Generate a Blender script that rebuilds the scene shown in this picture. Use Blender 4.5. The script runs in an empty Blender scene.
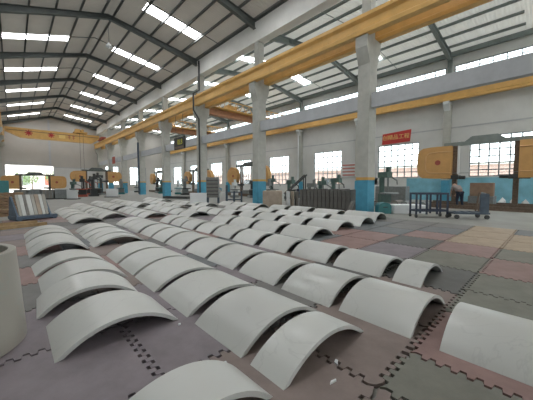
import bpy, bmesh, math, random
from mathutils import Vector, Matrix
random.seed(7)
S = bpy.context.scene
COL = S.collection

# ------------------------------------------------------------------ camera
VX, VY, FPX, W, H = 13.0, 184.0, 272.0, 533, 400
CAMH = 1.4
yaw = math.atan((W / 2 - VX) / FPX)
pit = math.atan((H / 2 - VY) / FPX)
cd = bpy.data.cameras.new('camera')
cam = bpy.data.objects.new('camera', cd)
COL.objects.link(cam)
cam.location = (0, 0, CAMH)
cam.rotation_euler = (math.pi / 2 - pit, 0, -yaw)
cd.sensor_width = 36.0
cd.lens = FPX * 36.0 / W
cd.clip_end = 500
S.camera = cam

# ------------------------------------------------------------------ world, exposure
wd = bpy.data.worlds.new('overcast_sky')
S.world = wd
wd.use_nodes = True
bg = wd.node_tree.nodes['Background']
bg.inputs[0].default_value = (0.93, 0.97, 1.0, 1)
bg.inputs[1].default_value = 3.6
SKYLIGHT = 10.0
S.view_settings.view_transform = 'Standard'
S.view_settings.look = 'None'
S.view_settings.exposure = 0.62
S.view_settings.gamma = 1.0
S.view_settings.use_curve_mapping = False


# ------------------------------------------------------------------ materials
MATS = {}


def mat(name, col, rough=0.6, metal=0.0, noise=0.0, scale=6.0, bump=0.0, col2=None, coat=0.0, spec=0.5, detail=4.0):
    if name in MATS:
        return MATS[name]
    m = bpy.data.materials.new(name)
    m.use_nodes = True
    nt = m.node_tree
    b = nt.nodes['Principled BSDF']
    b.inputs['Base Color'].default_value = (*col, 1)
    b.inputs['Roughness'].default_value = rough
    b.inputs['Metallic'].default_value = metal
    b.inputs['Coat Weight'].default_value = coat
    b.inputs['Specular IOR Level'].default_value = spec
    if noise or col2 or bump:
        tc = nt.nodes.new('ShaderNodeTexCoord')
        n = nt.nodes.new('ShaderNodeTexNoise')
        n.inputs['Scale'].default_value = scale
        n.inputs['Detail'].default_value = detail
        n.inputs['Roughness'].default_value = 0.62
        nt.links.new(tc.outputs['Object'], n.inputs['Vector'])
        r = nt.nodes.new('ShaderNodeValToRGB')
        c2 = col2 or tuple(c * (1 - noise) for c in col)
        c1 = tuple(min(1, c * (1 + noise * 0.6)) for c in col)
        r.color_ramp.elements[0].position = 0.3
        r.color_ramp.elements[1].position = 0.7
        r.color_ramp.elements[0].color = (*c2, 1)
        r.color_ramp.elements[1].color = (*c1, 1)
        nt.links.new(n.outputs['Fac'], r.inputs['Fac'])
        nt.links.new(r.outputs['Color'], b.inputs['Base Color'])
        if bump:
            bp = nt.nodes.new('ShaderNodeBump')
            bp.inputs['Strength'].default_value = bump
            bp.inputs['Distance'].default_value = 0.02
            nt.links.new(n.outputs['Fac'], bp.inputs['Height'])
            nt.links.new(bp.outputs['Normal'], b.inputs['Normal'])
    MATS[name] = m
    return m


def emit(name, col, s):
    m = bpy.data.materials.new(name)
    m.use_nodes = True
    nt = m.node_tree
    nt.nodes.clear()
    o = nt.nodes.new('ShaderNodeOutputMaterial')
    e = nt.nodes.new('ShaderNodeEmission')
    e.inputs[0].default_value = (*col, 1)
    e.inputs[1].default_value = s
    nt.links.new(e.outputs[0], o.inputs[0])
    return m


def glass_mat():
    m = bpy.data.materials.new('window_glass')
    m.use_nodes = True
    nt = m.node_tree
    nt.nodes.clear()
    o = nt.nodes.new('ShaderNodeOutputMaterial')
    t = nt.nodes.new('ShaderNodeBsdfTransparent')
    t.inputs[0].default_value = (0.93, 0.97, 0.97, 1)
    g = nt.nodes.new('ShaderNodeBsdfGlossy')
    g.inputs['Roughness'].default_value = 0.05
    x = nt.nodes.new('ShaderNodeMixShader')
    x.inputs[0].default_value = 0.06
    nt.links.new(t.outputs[0], x.inputs[1])
    nt.links.new(g.outputs[0], x.inputs[2])
    nt.links.new(x.outputs[0], o.inputs[0])
    return m


def marble_mat(name, base, vein, dirt):
    """pale polished stone with soft clouds and a few faint veins"""
    m = bpy.data.materials.new(name)
    m.use_nodes = True
    nt = m.node_tree
    L = nt.links.new
    b = nt.nodes['Principled BSDF']
    b.inputs['Roughness'].default_value = 0.32
    b.inputs['Specular IOR Level'].default_value = 0.5
    b.inputs['Coat Weight'].default_value = 0.08
    b.inputs['Coat Roughness'].default_value = 0.07
    tc = nt.nodes.new('ShaderNodeTexCoord')
    oi = nt.nodes.new('ShaderNodeObjectInfo')
    mp = nt.nodes.new('ShaderNodeMapping')
    vm = nt.nodes.new('ShaderNodeVectorMath')
    vm.operation = 'SCALE'
    vm.inputs[0].default_value = (37, 19, 53)
    L(oi.outputs['Random'], vm.inputs['Scale'])
    L(tc.outputs['Object'], mp.inputs['Vector'])
    L(vm.outputs[0], mp.inputs['Location'])
    n1 = nt.nodes.new('ShaderNodeTexNoise')
    n1.inputs['Scale'].default_value = 0.9
    n1.inputs['Detail'].default_value = 2
    n1.inputs['Distortion'].default_value = 0.8
    L(mp.outputs[0], n1.inputs['Vector'])
    r1 = nt.nodes.new('ShaderNodeValToRGB')
    r1.color_ramp.elements[0].position = 0.35
    r1.color_ramp.elements[1].position = 0.65
    r1.color_ramp.elements[0].color = (*[c * 0.975 for c in base], 1)
    r1.color_ramp.elements[1].color = (*base, 1)
    L(n1.outputs['Fac'], r1.inputs['Fac'])
    n2 = nt.nodes.new('ShaderNodeTexNoise')
    n2.inputs['Scale'].default_value = 1.1
    n2.inputs['Detail'].default_value = 6
    n2.inputs['Distortion'].default_value = 1.6
    L(mp.outputs[0], n2.inputs['Vector'])
    r2 = nt.nodes.new('ShaderNodeValToRGB')
    e = r2.color_ramp.elements
    e[0].position, e[0].color = 0.49, (0, 0, 0, 1)
    e[1].position, e[1].color = 0.508, (0, 0, 0, 1)
    k = e.new(0.5)
    k.color = (0.3, 0.3, 0.3, 1)
    L(n2.outputs['Fac'], r2.inputs['Fac'])
    mx = nt.nodes.new('ShaderNodeMix')
    mx.data_type = 'RGBA'
    L(r2.outputs['Color'], mx.inputs['Factor'])
    L(r1.outputs['Color'], mx.inputs['A'])
    mx.inputs['B'].default_value = (*vein, 1)
    # slab to slab difference in tone
    hv = nt.nodes.new('ShaderNodeHueSaturation')
    mr = nt.nodes.new('ShaderNodeMapRange')
    mr.inputs['To Min'].default_value = 0.92
    mr.inputs['To Max'].default_value = 1.05
    L(oi.outputs['Random'], mr.inputs['Value'])
    L(mr.outputs[0], hv.inputs['Value'])
    L(mx.outputs['Result'], hv.inputs['Color'])
    L(hv.outputs['Color'], b.inputs['Base Color'])
    MATS[name] = m
    return m


def rib_mat(name, col, axis_scale, rough=0.6, strength=0.6, dirty=0.1, trans=0.0):
    """profiled sheet: ribs across the Y direction of the hall"""
    m = bpy.data.materials.new(name)
    m.use_nodes = True
    nt = m.node_tree
    L = nt.links.new
    b = nt.nodes['Principled BSDF']
    b.inputs['Roughness'].default_value = rough
    tc = nt.nodes.new('ShaderNodeTexCoord')
    wv = nt.nodes.new('ShaderNodeTexWave')
    wv.bands_direction = 'Y'
    wv.inputs['Scale'].default_value = axis_scale
    L(tc.outputs['Object'], wv.inputs['Vector'])
    bp = nt.nodes.new('ShaderNodeBump')
    bp.inputs['Strength'].default_value = strength
    bp.inputs['Distance'].default_value = 0.05
    L(wv.outputs['Fac'], bp.inputs['Height'])
    L(bp.outputs['Normal'], b.inputs['Normal'])
    n = nt.nodes.new('ShaderNodeTexNoise')
    n.inputs['Scale'].default_value = 0.8
    n.inputs['Detail'].default_value = 5
    L(tc.outputs['Object'], n.inputs['Vector'])
    r = nt.nodes.new('ShaderNodeValToRGB')
    r.color_ramp.elements[0].position = 0.3
    r.color_ramp.elements[1].position = 0.7
    r.color_ramp.elements[0].color = (*[c * (1 - dirty) for c in col], 1)
    r.color_ramp.elements[1].color = (*col, 1)
    L(n.outputs['Fac'], r.inputs['Fac'])
    L(r.outputs['Color'], b.inputs['Base Color'])
    if trans:                       # translucency added to brighten the underside of the roof sheet
        tl = nt.nodes.new('ShaderNodeBsdfTranslucent')
        tl.inputs[0].default_value = (1.0, 0.98, 0.9, 1)
        mx = nt.nodes.new('ShaderNodeMixShader')
        mx.inputs[0].default_value = trans
        L(b.outputs[0], mx.inputs[1])
        L(tl.outputs[0], mx.inputs[2])
        L(mx.outputs[0], nt.nodes['Material Output'].inputs['Surface'])
    MATS[name] = m
    return m


MARBLE = marble_mat('pale_marble', (0.60, 0.615, 0.59), (0.42, 0.43, 0.42), 0.1)
DRUM = marble_mat('grey_marble', (0.36, 0.345, 0.30), (0.28, 0.37, 0.35), 0.2)
GLASS = glass_mat()
SKYPANEL = emit('translucent_roof_sheet', (0.97, 0.98, 1.0), SKYLIGHT)
DECK_A = rib_mat('grey_roof_sheet', (0.60, 0.545, 0.475), 1.6, 0.6, 0.6, 0.1, 0.012)
DECK_B = rib_mat('pale_roof_sheet', (0.85, 0.86, 0.80), 1.6, 0.6, 0.7, 0.1, 0.052)
STEEL = mat('dark_green_steel', (0.11, 0.125, 0.12), 0.6, 0.0, 0.15, 3)
STEEL2 = mat('grey_green_steel', (0.23, 0.27, 0.26), 0.6, 0.0, 0.15, 3)
CONC = mat('column_concrete', (0.46, 0.465, 0.425), 0.8, 0, 0.12, 2.5, 0.15)
TIE = mat('tie_concrete', (0.48, 0.50, 0.52), 0.8, 0, 0.10, 2.0, 0.1)
WALLM = mat('wall_plaster', (0.66, 0.67, 0.66), 0.85, 0, 0.07, 0.7)
ENDW = mat('end_wall_sheet', (0.52, 0.50, 0.465), 0.8, 0, 0.06, 0.5)
BLUE = mat('blue_paint', (0.075, 0.33, 0.48), 0.55, 0, 0.14, 3)
BLUEW = mat('pale_blue_paint', (0.22, 0.50, 0.62), 0.55, 0, 0.22, 1.2)
YEL = mat('crane_yellow', (0.68, 0.41, 0.13), 0.5, 0, 0.12, 1.8)
YEL2 = mat('stripe_yellow', (0.62, 0.36, 0.10), 0.6, 0, 0.1, 3)
ORNG = mat('saw_cover_orange', (0.66, 0.38, 0.14), 0.5, 0, 0.10, 2)
ORNG2 = mat('saw_cover_pale_line', (0.68, 0.42, 0.20), 0.5)
RED = mat('sign_red', (0.55, 0.05, 0.045), 0.6, 0, 0.1, 4)
REDP = mat('sign_red_faded', (0.42, 0.10, 0.07), 0.6, 0, 0.15, 4)
GOLD = mat('gold_lettering', (0.80, 0.58, 0.20), 0.5)
BLACK = mat('black_board', (0.025, 0.027, 0.025), 0.5)
RAIL = mat('dark_rail', (0.05, 0.05, 0.05), 0.5, 0.5)
NAVY = mat('navy_frame', (0.035, 0.048, 0.08), 0.45, 0.2, 0.2, 8)
SLATE = mat('blue_grey_frame', (0.075, 0.105, 0.14), 0.5, 0.2, 0.2, 8)
RUST = mat('rusty_steel', (0.19, 0.14, 0.105), 0.8, 0.1, 0.35, 10)
MGREEN = mat('machine_green', (0.10, 0.17, 0.15), 0.55, 0, 0.2, 6)
TEAL = mat('teal_paint', (0.06, 0.24, 0.25), 0.5, 0, 0.15, 5)
MGREY = mat('machine_grey', (0.25, 0.27, 0.27), 0.55, 0.1, 0.2, 6)
MDARK = mat('machine_dark', (0.06, 0.065, 0.065), 0.55, 0.1, 0.2, 6)
WHITE = mat('white_stone', (0.74, 0.77, 0.78), 0.6, 0, 0.05, 2)
TAN = mat('tan_stone', (0.42, 0.35, 0.28), 0.7, 0, 0.22, 2.5)
BROWN = mat('brown_stone', (0.34, 0.23, 0.16), 0.75, 0, 0.25, 3)
DARKST = mat('dark_grey_stone', (0.125, 0.12, 0.11), 0.7, 0, 0.25, 3)
DARKST2 = mat('mid_grey_stone', (0.25, 0.24, 0.22), 0.7, 0, 0.2, 3)
WOOD = mat('pale_timber', (0.42, 0.29, 0.15), 0.8, 0, 0.25, 6)
PALLET = mat('pallet_timber', (0.33, 0.22, 0.14), 0.85, 0, 0.25, 6)
FRAME = mat('window_frame_grey', (0.22, 0.25, 0.26), 0.5)
SKIN = mat('skin', (0.48, 0.30, 0.22), 0.6)
SHIRT = mat('grey_pink_shirt', (0.33, 0.29, 0.28), 0.85, 0, 0.12, 8)
JEANS = mat('dark_trousers', (0.022, 0.032, 0.06), 0.85, 0, 0.2, 10)
HAIRM = mat('black_hair', (0.015, 0.013, 0.012), 0.6)
SHOE = mat('dark_shoes', (0.03, 0.03, 0.03), 0.6)
FLOORM = mat('floor_concrete', (0.27, 0.27, 0.245), 0.6, 0, 0.18, 0.9, 0.05, detail=8)
GROUND = mat('yard_concrete', (0.68, 0.67, 0.64), 0.9, 0, 0.1, 0.3)
LEAF = mat('leaf_green', (0.16, 0.24, 0.10), 0.8, 0, 0.4, 2.5)
PINKW = mat('pink_brick', (0.52, 0.36, 0.31), 0.85, 0, 0.12, 2)
CREAM = mat('cream_render', (0.66, 0.62, 0.56), 0.85, 0, 0.08, 0.6)


# ------------------------------------------------------------------ mesh helpers
class MB:
    def __init__(s):
        s.bm = bmesh.new()

    def _add(s, verts, faces):
        v = [s.bm.verts.new(p) for p in verts]
        for f in faces:
            try:
                s.bm.faces.new([v[i] for i in f])
            except ValueError:
                pass
        return s

    def box(s, x0, x1, y0, y1, z0, z1, rot=None, piv=None):
        P = [Vector((x, y, z)) for z in (z0, z1) for y in (y0, y1) for x in (x0, x1)]
        if rot is not None:
            c = Vector(piv) if piv else Vector(((x0 + x1) / 2, (y0 + y1) / 2, (z0 + z1) / 2))
            P = [rot @ (p - c) + c for p in P]
        return s._add(P, [(0, 2, 3, 1), (4, 5, 7, 6), (0, 1, 5, 4), (2, 6, 7, 3), (0, 4, 6, 2), (1, 3, 7, 5)])

    def prism(s, pts, a0, a1, axis='y'):
        """polygon pts extruded; axis y: pts are (x,z); axis x: pts are (y,z); axis z: pts are (x,y)"""
        n = len(pts)
        def mk(p, a):
            return {'y': (p[0], a, p[1]), 'x': (a, p[0], p[1]), 'z': (p[0], p[1], a)}[axis]
        V = [mk(p, a0) for p in pts] + [mk(p, a1) for p in pts]
        F = [tuple(range(n))[::-1], tuple(range(n, 2 * n))]
        for i in range(n):
            j = (i + 1) % n
            F.append((i, j, n + j, n + i))
        return s._add(V, F)

    def tube(s, path, r, n=8, cap=True):
        path = [Vector(p) for p in path]
        rings = []
        rr = r if isinstance(r, (list, tuple)) else [r] * len(path)
        for i, p in enumerate(path):
            d = (path[min(i + 1, len(path) - 1)] - path[max(i - 1, 0)]).normalized()
            up = Vector((0, 0, 1)) if abs(d.z) < 0.9 else Vector((1, 0, 0))
            a = d.cross(up).normalized()
            b = d.cross(a).normalized()
            rings.append([p + (a * math.cos(t) + b * math.sin(t)) * rr[i] for t in [2 * math.pi * k / n for k in range(n)]])
        V = [v for rg in rings for v in rg]
        F = []
        for i in range(len(path) - 1):
            for k in range(n):
                j = (k + 1) % n
                F.append((i * n + k, i * n + j, (i + 1) * n + j, (i + 1) * n + k))
        if cap:
            F.append(tuple(range(n))[::-1])
            F.append(tuple((len(path) - 1) * n + k for k in range(n)))
        return s._add(V, F)

    def lathe(s, prof, c=(0, 0, 0), n=32, closed=False):
        """prof (r,z) revolved about z through c"""
        V = []
        for r, z in prof:
            for k in range(n):
                t = 2 * math.pi * k / n
                V.append((c[0] + r * math.cos(t), c[1] + r * math.sin(t), c[2] + z))
        F = []
        m = len(prof)
        for i in range(m if closed else m - 1):
            i2 = (i + 1) % m
            for k in range(n):
                j = (k + 1) % n
                F.append((i * n + k, i * n + j, i2 * n + j, i2 * n + k))
        if not closed:
            F.append(tuple(range(n))[::-1])
            F.append(tuple((m - 1) * n + k for k in range(n)))
        return s._add(V, F)

    def build(s, name, m, parent=None, loc=None, rz=0.0, smooth=False, bevel=0.0):
        bmesh.ops.recalc_face_normals(s.bm, faces=s.bm.faces)
        if bevel:
            bmesh.ops.bevel(s.bm, geom=[e for e in s.bm.edges], offset=bevel, segments=1, affect='EDGES', clamp_overlap=True)
        me = bpy.data.meshes.new(name)
        s.bm.to_mesh(me)
        s.bm.free()
        for mm in (m if isinstance(m, (list, tuple)) else [m]):
            me.materials.append(mm)
        if smooth:
            for p in me.polygons:
                p.use_smooth = True
            try:
                me.set_sharp_from_angle(angle=math.radians(35))
            except Exception:
                pass
        o = bpy.data.objects.new(name, me)
        COL.objects.link(o)
        if parent:
            o.parent = parent
        if loc is not None:
            o.location = loc
            o.rotation_euler = (0, 0, rz)
        return o


def tag(o, label, cat, group=None, kind=None):
    o['label'] = label
    o['category'] = cat
    if group:
        o['group'] = group
    if kind:
        o['kind'] = kind
    return o


def thing(name, label, cat, loc=(0, 0, 0), rz=0.0, group=None):
    o = bpy.data.objects.new(name, None)
    COL.objects.link(o)
    o.location = loc
    o.rotation_euler = (0, 0, rz)
    o.empty_display_size = 0.2
    return tag(o, label, cat, group)


def struct(o):
    o['kind'] = 'structure'
    return o


def copy_tree(o, parent=None):
    c = o.copy()
    COL.objects.link(c)
    if parent:
        c.parent = parent
    for ch in list(o.children):
        copy_tree(ch, c)
    return c


ORD = ['nearest', 'second', 'third', 'fourth', 'fifth', 'sixth', 'seventh', 'eighth', 'ninth', 'tenth', 'eleventh',
       'twelfth', 'thirteenth', 'fourteenth', 'fifteenth', 'sixteenth', 'seventeenth', 'eighteenth']

# ------------------------------------------------------------------ the building
GZ = -0.03                       # concrete floor, the rubber mats lie on it
BAY = 8.0
Y0 = 6.6
YC = [Y0 + BAY * k for k in range(8)]       # column lines, 6.6 ... 62.6
YN, YF = -17.4, 63.2
XL, XM, XR = -2.2, 12.9, 27.2
R1, R2 = 5.5, 20.0               # ridge lines
Z1L, Z1E, Z1R = 11.45, 12.65, 13.75
Z2E, Z2R = 12.35, 13.25


def zroof(x):
    if x <= XM:
        if x < R1:
            return Z1L + (Z1R - Z1L) * (x - XL) / (R1 - XL)
        return Z1E + (Z1R - Z1E) * (XM - x) / (XM - R1)
    return Z2E + (Z2R - Z2E) * (1 - abs(x - R2) / (R2 - XM if x < R2 else XR - R2))


struct(MB().box(XL - 0.3, XR + 0.3, YN, YF + 0.3, GZ - 0.3, GZ).build('floor', FLOORM))
struct(MB().box(-160, 190, -120, 220, GZ - 0.8, GZ - 0.32).build('ground', GROUND))

# left wall
struct(MB().box(XL - 0.25, XL, YN, YF + 0.2, GZ, Z1L).build('wall_left', WALLM))

# right wall with window openings
WIN_Z0, WIN_Z1 = 2.0, 5.2
CL0, CL1 = 10.48, 11.2
w = MB()
xa, xb = XR, XR + 0.24
w.box(xa, xb, YN, 15.0, GZ, WIN_Z0)
w.box(xa, xb, 15.0, YF + 0.2, GZ, 1.35)
w.box(xa, xb, YN, YF + 0.2, WIN_Z1, CL0)
w.box(xa, xb, YN, YF + 0.2, CL1, Z2E + 0.05)
bays = [Y0 + BAY * k for k in range(-3, 7)]
wins = []
prev = YN
for yb in bays:
    a, b = yb + 2.2, yb + 6.0
    if yb == Y0 - BAY:
        a, b = yb + 2.1, yb + 6.45
    sill = 1.35 if yb > 14 else WIN_Z0
    w.box(xa, xb, prev, a, WIN_Z0, WIN_Z1)
    if yb > 14:
        w.box(xa, xb, prev, a, sill, WIN_Z0)
    prev = b
    wins.append((a, b))
    w.box(xa, xb, yb - 0.3, yb + 0.3, CL0, CL1)
w.box(xa, xb, prev, YF + 0.2, 1.35, WIN_Z1)
w.box(xa, xb, YF - 1.2, YF + 0.2, CL0, CL1)
struct(w.build('wall_right', WALLM))
t = MB().box(XR - 0.025, XR - 0.002, YN, 9.8, GZ, 1.93)
struct(t.build('trim_dado', BLUEW))
# shallow joint lines of the wall panels
struct(MB().box(XR - 0.03, XR - 0.002, YN, YF, 6.05, 6.15).build('trim_wall_joint', TIE))

wn = 0


def window_wall(a, b, z0, z1, nv, nh, axis='x', at=XR + 0.1, bar=0.085):
    """window in a wall: frame + glazing bars, with the pane as its part"""
    global wn
    wn += 1
    m = MB()
    d = 0.05
    def bx(u0, u1, q0, q1, dd=d):
        if axis == 'x':
            m.box(at - dd, at + dd, u0, u1, q0, q1)
        else:
            m.box(u0, u1, at - dd, at + dd, q0, q1)
    bx(a, a + 0.07, z0, z1); bx(b - 0.07, b, z0, z1)
    bx(a, b, z0, z0 + 0.07); bx(a, b, z1 - 0.07, z1)
    for k in range(1, nv):
        u = a + (b - a) * k / nv
        bx(u - bar / 2, u + bar / 2, z0, z1, 0.035)
    for k in range(1, nh):
        q = z0 + (z1 - z0) * k / nh
        bx(a, b, q - bar / 2, q + bar / 2, 0.03)
    o = struct(m.build('window_%d' % wn, FRAME))
    p = MB()
    if axis == 'x':
        p.box(at - 0.005, at + 0.005, a + 0.03, b - 0.03, z0 + 0.03, z1 - 0.03)
    else:
        p.box(a + 0.03, b - 0.03, at - 0.005, at + 0.005, z0 + 0.03, z1 - 0.03)
    p.build('pane', GLASS, o)
    return o


for k, (a, b) in enumerate(wins):
    if a < -3:
        continue
    window_wall(a, b, 1.35 if a > 14 else WIN_Z0, WIN_Z1, 6 if b - a < 4.2 else 7, 6)
    yb = bays[k]
    window_wall(yb + 0.3, min(yb + BAY - 0.3, YF - 1.2), CL0, CL1, 9, 2, bar=0.06)

# end wall: hall 1 with the big open doorway, hall 2 with windows
e = MB()
ya, yb_ = YF, YF + 0.25
DX0, DX1, DZ = -0.8, 5.6, 4.65
e.box(XL - 0.25, DX0, ya, yb_, GZ, DZ)
e.box(DX1, XM, ya, yb_, GZ, DZ)
e.prism([(XL - 0.25, DZ), (XM, DZ), (XM, Z1E), (R1, Z1R + 0.02), (XL - 0.25, Z1L - 0.03)], ya, yb_, 'y')
h2w = [(14.0, 16.4), (18.6, 22.0), (24.0, 26.2)]
px = XM
for a, b in h2w:
    e.box(px, a, ya, yb_, 1.2, 5.0)
    px = b
e.box(px, XR + 0.24, ya, yb_, 1.2, 5.0)
e.box(XM, XR + 0.24, ya, yb_, GZ, 1.2)
e.prism([(XM, 5.0), (XR + 0.24, 5.0), (XR + 0.24, Z2E), (R2, Z2R + 0.02), (XM, Z2E)], ya, yb_, 'y')
struct(e.build('wall_far', ENDW))
for a, b in h2w:
    window_wall(a, b, 1.2, 5.0, 4, 5, 'y', YF + 0.1)
nb_ = MB()  # unseen wall behind the camera, added to cut sky light from the back
for a_, c_ in ((XL - 0.25, 3.0), (7.5, 18.0), (22.0, XR + 0.24)):
    nb_.box(a_, c_, YN - 0.25, YN, GZ, 4.8)
nb_.box(XL - 0.25, XR + 0.24, YN - 0.25, YN, 4.8, Z1L)
struct(nb_.build('wall_near', ENDW))
dm = MB()
dm.box(DX0 - 0.12, DX0, YF - 0.06, YF + 0.3, GZ, DZ + 0.12)
dm.box(DX1, DX1 + 0.12, YF - 0.06, YF + 0.3, GZ, DZ + 0.12)
dm.box(DX0, DX1, YF - 0.06, YF + 0.3, DZ, DZ + 0.12)
struct(dm.build('door_frame', TIE))
struct(MB().box(5.02, 5.3, YF - 0.2, YF - 0.004, DZ + 0.12, zroof(5.1) - 0.75).build('trim_wind_post', TIE))
struct(MB().box(XL, DX0 + 5.8, YF - 0.02, YF - 0.004, 5.0, 5.06).build('trim_sheet_joint', TIE))
struct(MB().box(DX1 + 0.12, 12.4, YF - 0.05, YF - 0.003, 4.35, 4.5).build('trim_end_wall', TIE))
struct(MB().box(DX1 + 0.12, 12.4, YF - 0.035, YF - 0.004, GZ, 4.35).build('trim_end_wall_lower', WALLM))

# roof deck, holes left for the translucent sheets
SKY1 = [(-0.2, 3.9), (7.1, 11.1)]
SKY2 = [(14.8, 18.0), (21.9, 25.0)]
SW = 0.5
SKYC = 5.2


NO_SKY = {(1, -1, 1), (1, 0, 0)} | {(0, k_, q_) for k_ in (-3, -2) for q_ in (0, 1)} | {(1, -3, 0), (1, -3, 1)}        # (hall, bay, slope) roofed with plain sheet; unseen rear bays closed to dim the foreground


def deck(name, xs, sky, m, hall):
    b = MB()
    ys = [YN]
    for k in range(-3, 7):
        yc = Y0 + BAY * k + SKYC
        ys += [yc - SW, yc + SW]
    ys.append(YF + 0.3)
    cuts = sorted(set(xs + [v for p in sky for v in p]))
    for i in range(len(ys) - 1):
        hole_row = i % 2 == 1
        for j in range(len(cuts) - 1):
            x0, x1 = cuts[j], cuts[j + 1]
            if hole_row and any(abs(x0 - p[0]) < 1e-6 and (hall, i // 2 - 3, q) not in NO_SKY for q, p in enumerate(sky)):
                continue
            z0, z1 = zroof(x0 + 1e-6), zroof(x1 - 1e-6)
            b._add([(x0, ys[i], z0), (x1, ys[i], z1), (x1, ys[i + 1], z1), (x0, ys[i + 1], z0)], [(0, 3, 2, 1)])
    return struct(b.build(name, m))


deck('ceiling', [XL - 0.3, R1, XM], SKY1, DECK_A, 0)
deck('ceiling_right', [XM, R2, XR + 0.4], SKY2, DECK_B, 1)
for sky, halls in ((SKY1, 0), (SKY2, 1)):
    for k in range(-3, 7):
        yc = Y0 + BAY * k + SKYC
        for q_, (x0, x1) in enumerate(sky):
            if (halls, k, q_) in NO_SKY:
                continue
            wn += 1
            b = MB()
            for ya_, yb2 in ((yc - SW, yc - 0.03), (yc + 0.03, yc + SW)):
                z0, z1 = zroof(x0), zroof(x1)
                b._add([(x0, ya_, z0 + 0.02), (x1, ya_, z1 + 0.02), (x1, yb2, z1 + 0.02), (x0, yb2, z0 + 0.02),
                        (x0, ya_, z0 + 0.05), (x1, ya_, z1 + 0.05), (x1, yb2, z1 + 0.05), (x0, yb2, z0 + 0.05)],
                       [(0, 3, 2, 1), (4, 5, 6, 7), (0, 1, 5, 4), (2, 3, 7, 6), (1, 2, 6, 5), (3, 0, 4, 7)])
            o = struct(b.build('window_%d' % wn, SKYPANEL))
            r = MB()
            r._add([(x0, yc - 0.03, zroof(x0)), (x1, yc - 0.03, zroof(x1)), (x1, yc + 0.03, zroof(x1)), (x0, yc + 0.03, zroof(x0)),
                    (x0, yc - 0.03, zroof(x0) + 0.06), (x1, yc - 0.03, zroof(x1) + 0.06), (x1, yc + 0.03, zroof(x1) + 0.06), (x0, yc + 0.03, zroof(x0) + 0.06)],
                   [(0, 3, 2, 1), (4, 5, 6, 7), (0, 1, 5, 4), (2, 3, 7, 6), (1, 2, 6, 5), (3, 0, 4, 7)])
            r.build('glazing_bar', STEEL2, o)

# gutter beam between the two halls
struct(MB().box(XM - 0.3, XM + 0.3, YN, YF, 11.15, Z1E - 0.02).build('trim_gutter', mat('gutter_white', (0.82, 0.82, 0.79), 0.8, 0, 0.08, 0.8)))
struct(MB().box(XM - 0.36, XM - 0.3, YN, YF, Z1E - 0.2, Z1E - 0.05).build('trim_eave', STEEL))
struct(MB().box(XR - 0.3, XR - 0.05, YN, YF, Z2E - 0.45, Z2E - 0.1).build('trim_eave_right', STEEL2))


# purlins
PURL = mat('purlin_steel', (0.17, 0.175, 0.165), 0.6, 0, 0.12, 3)


def purlin(x, half, label, m, hall):
    z = zroof(x)
    b = MB()
    b.box(x - 0.025, x + 0.025, 2 if hall else 8, YF, z - 0.2, z - 0.012)
    b.box(x - 0.05, x + 0.05, 2 if hall else 8, YF, z - 0.2, z - 0.19)
    tag(b.build('roof_purlin', m), label, 'purlin', 'purlins of the left hall roof' if not hall else 'purlins of the right hall roof')


lft = [R1 - 0.35 - 1.33 * k for k in range(0, 6)]
rgt = [R1 + 0.35 + 1.33 * k for k in range(0, 6)]
for k, x in enumerate(lft):
    purlin(x, 0, 'dark steel purlin %s below the ridge on the left slope of the left hall roof' % ('just' if k == 0 else ORD[k]), PURL, 0)
for k, x in enumerate(rgt):
    purlin(x, 0, 'dark steel purlin %s below the ridge on the right slope of the left hall roof' % ('just' if k == 0 else ORD[k]), PURL, 0)
for k in range(5):
    purlin(R2 - 0.35 - 1.45 * k, 1, 'grey purlin %s below the ridge on the left slope of the right hall roof' % ('just' if k == 0 else ORD[k]), STEEL2, 1)
    purlin(R2 + 0.35 + 1.45 * k, 1, 'grey purlin %s below the ridge on the window side slope of the right hall roof' % ('just' if k == 0 else ORD[k]), STEEL2, 1)


# rafters: tapered I-beams, with deeper haunches at the columns
def rafter(y, x0, xr, x1, m, label, grp):
    b = MB()
    top = lambda x: zroof(x) - 0.205
    xe0, xe1 = x0 + 0.01, x1 - 0.01
    P = [(xe0, top(xe0)), (xr, top(xr)), (xe1, top(xe1))]
    dp = lambda x: 0.30 + 0.28 * min(1, abs(x - xr) / (xr - x0)) ** 2
    xs = [xe0 + (xe1 - xe0) * k / 10 for k in range(11)]
    xs[5] = xr
    low = [(x, top(x) - dp(x)) for x in xs]
    b.prism([(p[0], p[1]) for p in P] + low[::-1], y - 0.012, y + 0.012, 'y')
    for i in range(10):
        (xa_, za), (xb_, zb) = low[i], low[i + 1]
        b._add([(xa_, y - 0.13, za), (xb_, y - 0.13, zb), (xb_, y + 0.13, zb), (xa_, y + 0.13, za),
                (xa_, y - 0.13, za - 0.025), (xb_, y - 0.13, zb - 0.025), (xb_, y + 0.13, zb - 0.025), (xa_, y + 0.13, za - 0.025)],
               [(0, 3, 2, 1), (4, 5, 6, 7), (0, 1, 5, 4), (2, 3, 7, 6), (1, 2, 6, 5), (3, 0, 4, 7)])
    for a, c in ((P[0], P[1]), (P[1], P[2])):
        b._add([(a[0], y - 0.13, a[1]), (c[0], y - 0.13, c[1]), (c[0], y + 0.13, c[1]), (a[0], y + 0.13, a[1]),
                (a[0], y - 0.13, a[1] - 0.025), (c[0], y - 0.13, c[1] - 0.025), (c[0], y + 0.13, c[1] - 0.025), (a[0], y + 0.13, a[1] - 0.025)],
               [(0, 3, 2, 1), (4, 5, 6, 7), (0, 1, 5, 4), (2, 3, 7, 6), (1, 2, 6, 5), (3, 0, 4, 7)])
    for i in (2, 5, 8):
        b.box(xs[i] - 0.01, xs[i] + 0.01, y - 0.1, y + 0.1, low[i][1], top(xs[i]) - 0.01)
    tag(b.build('roof_rafter', m), label, 'rafter', grp)


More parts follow.
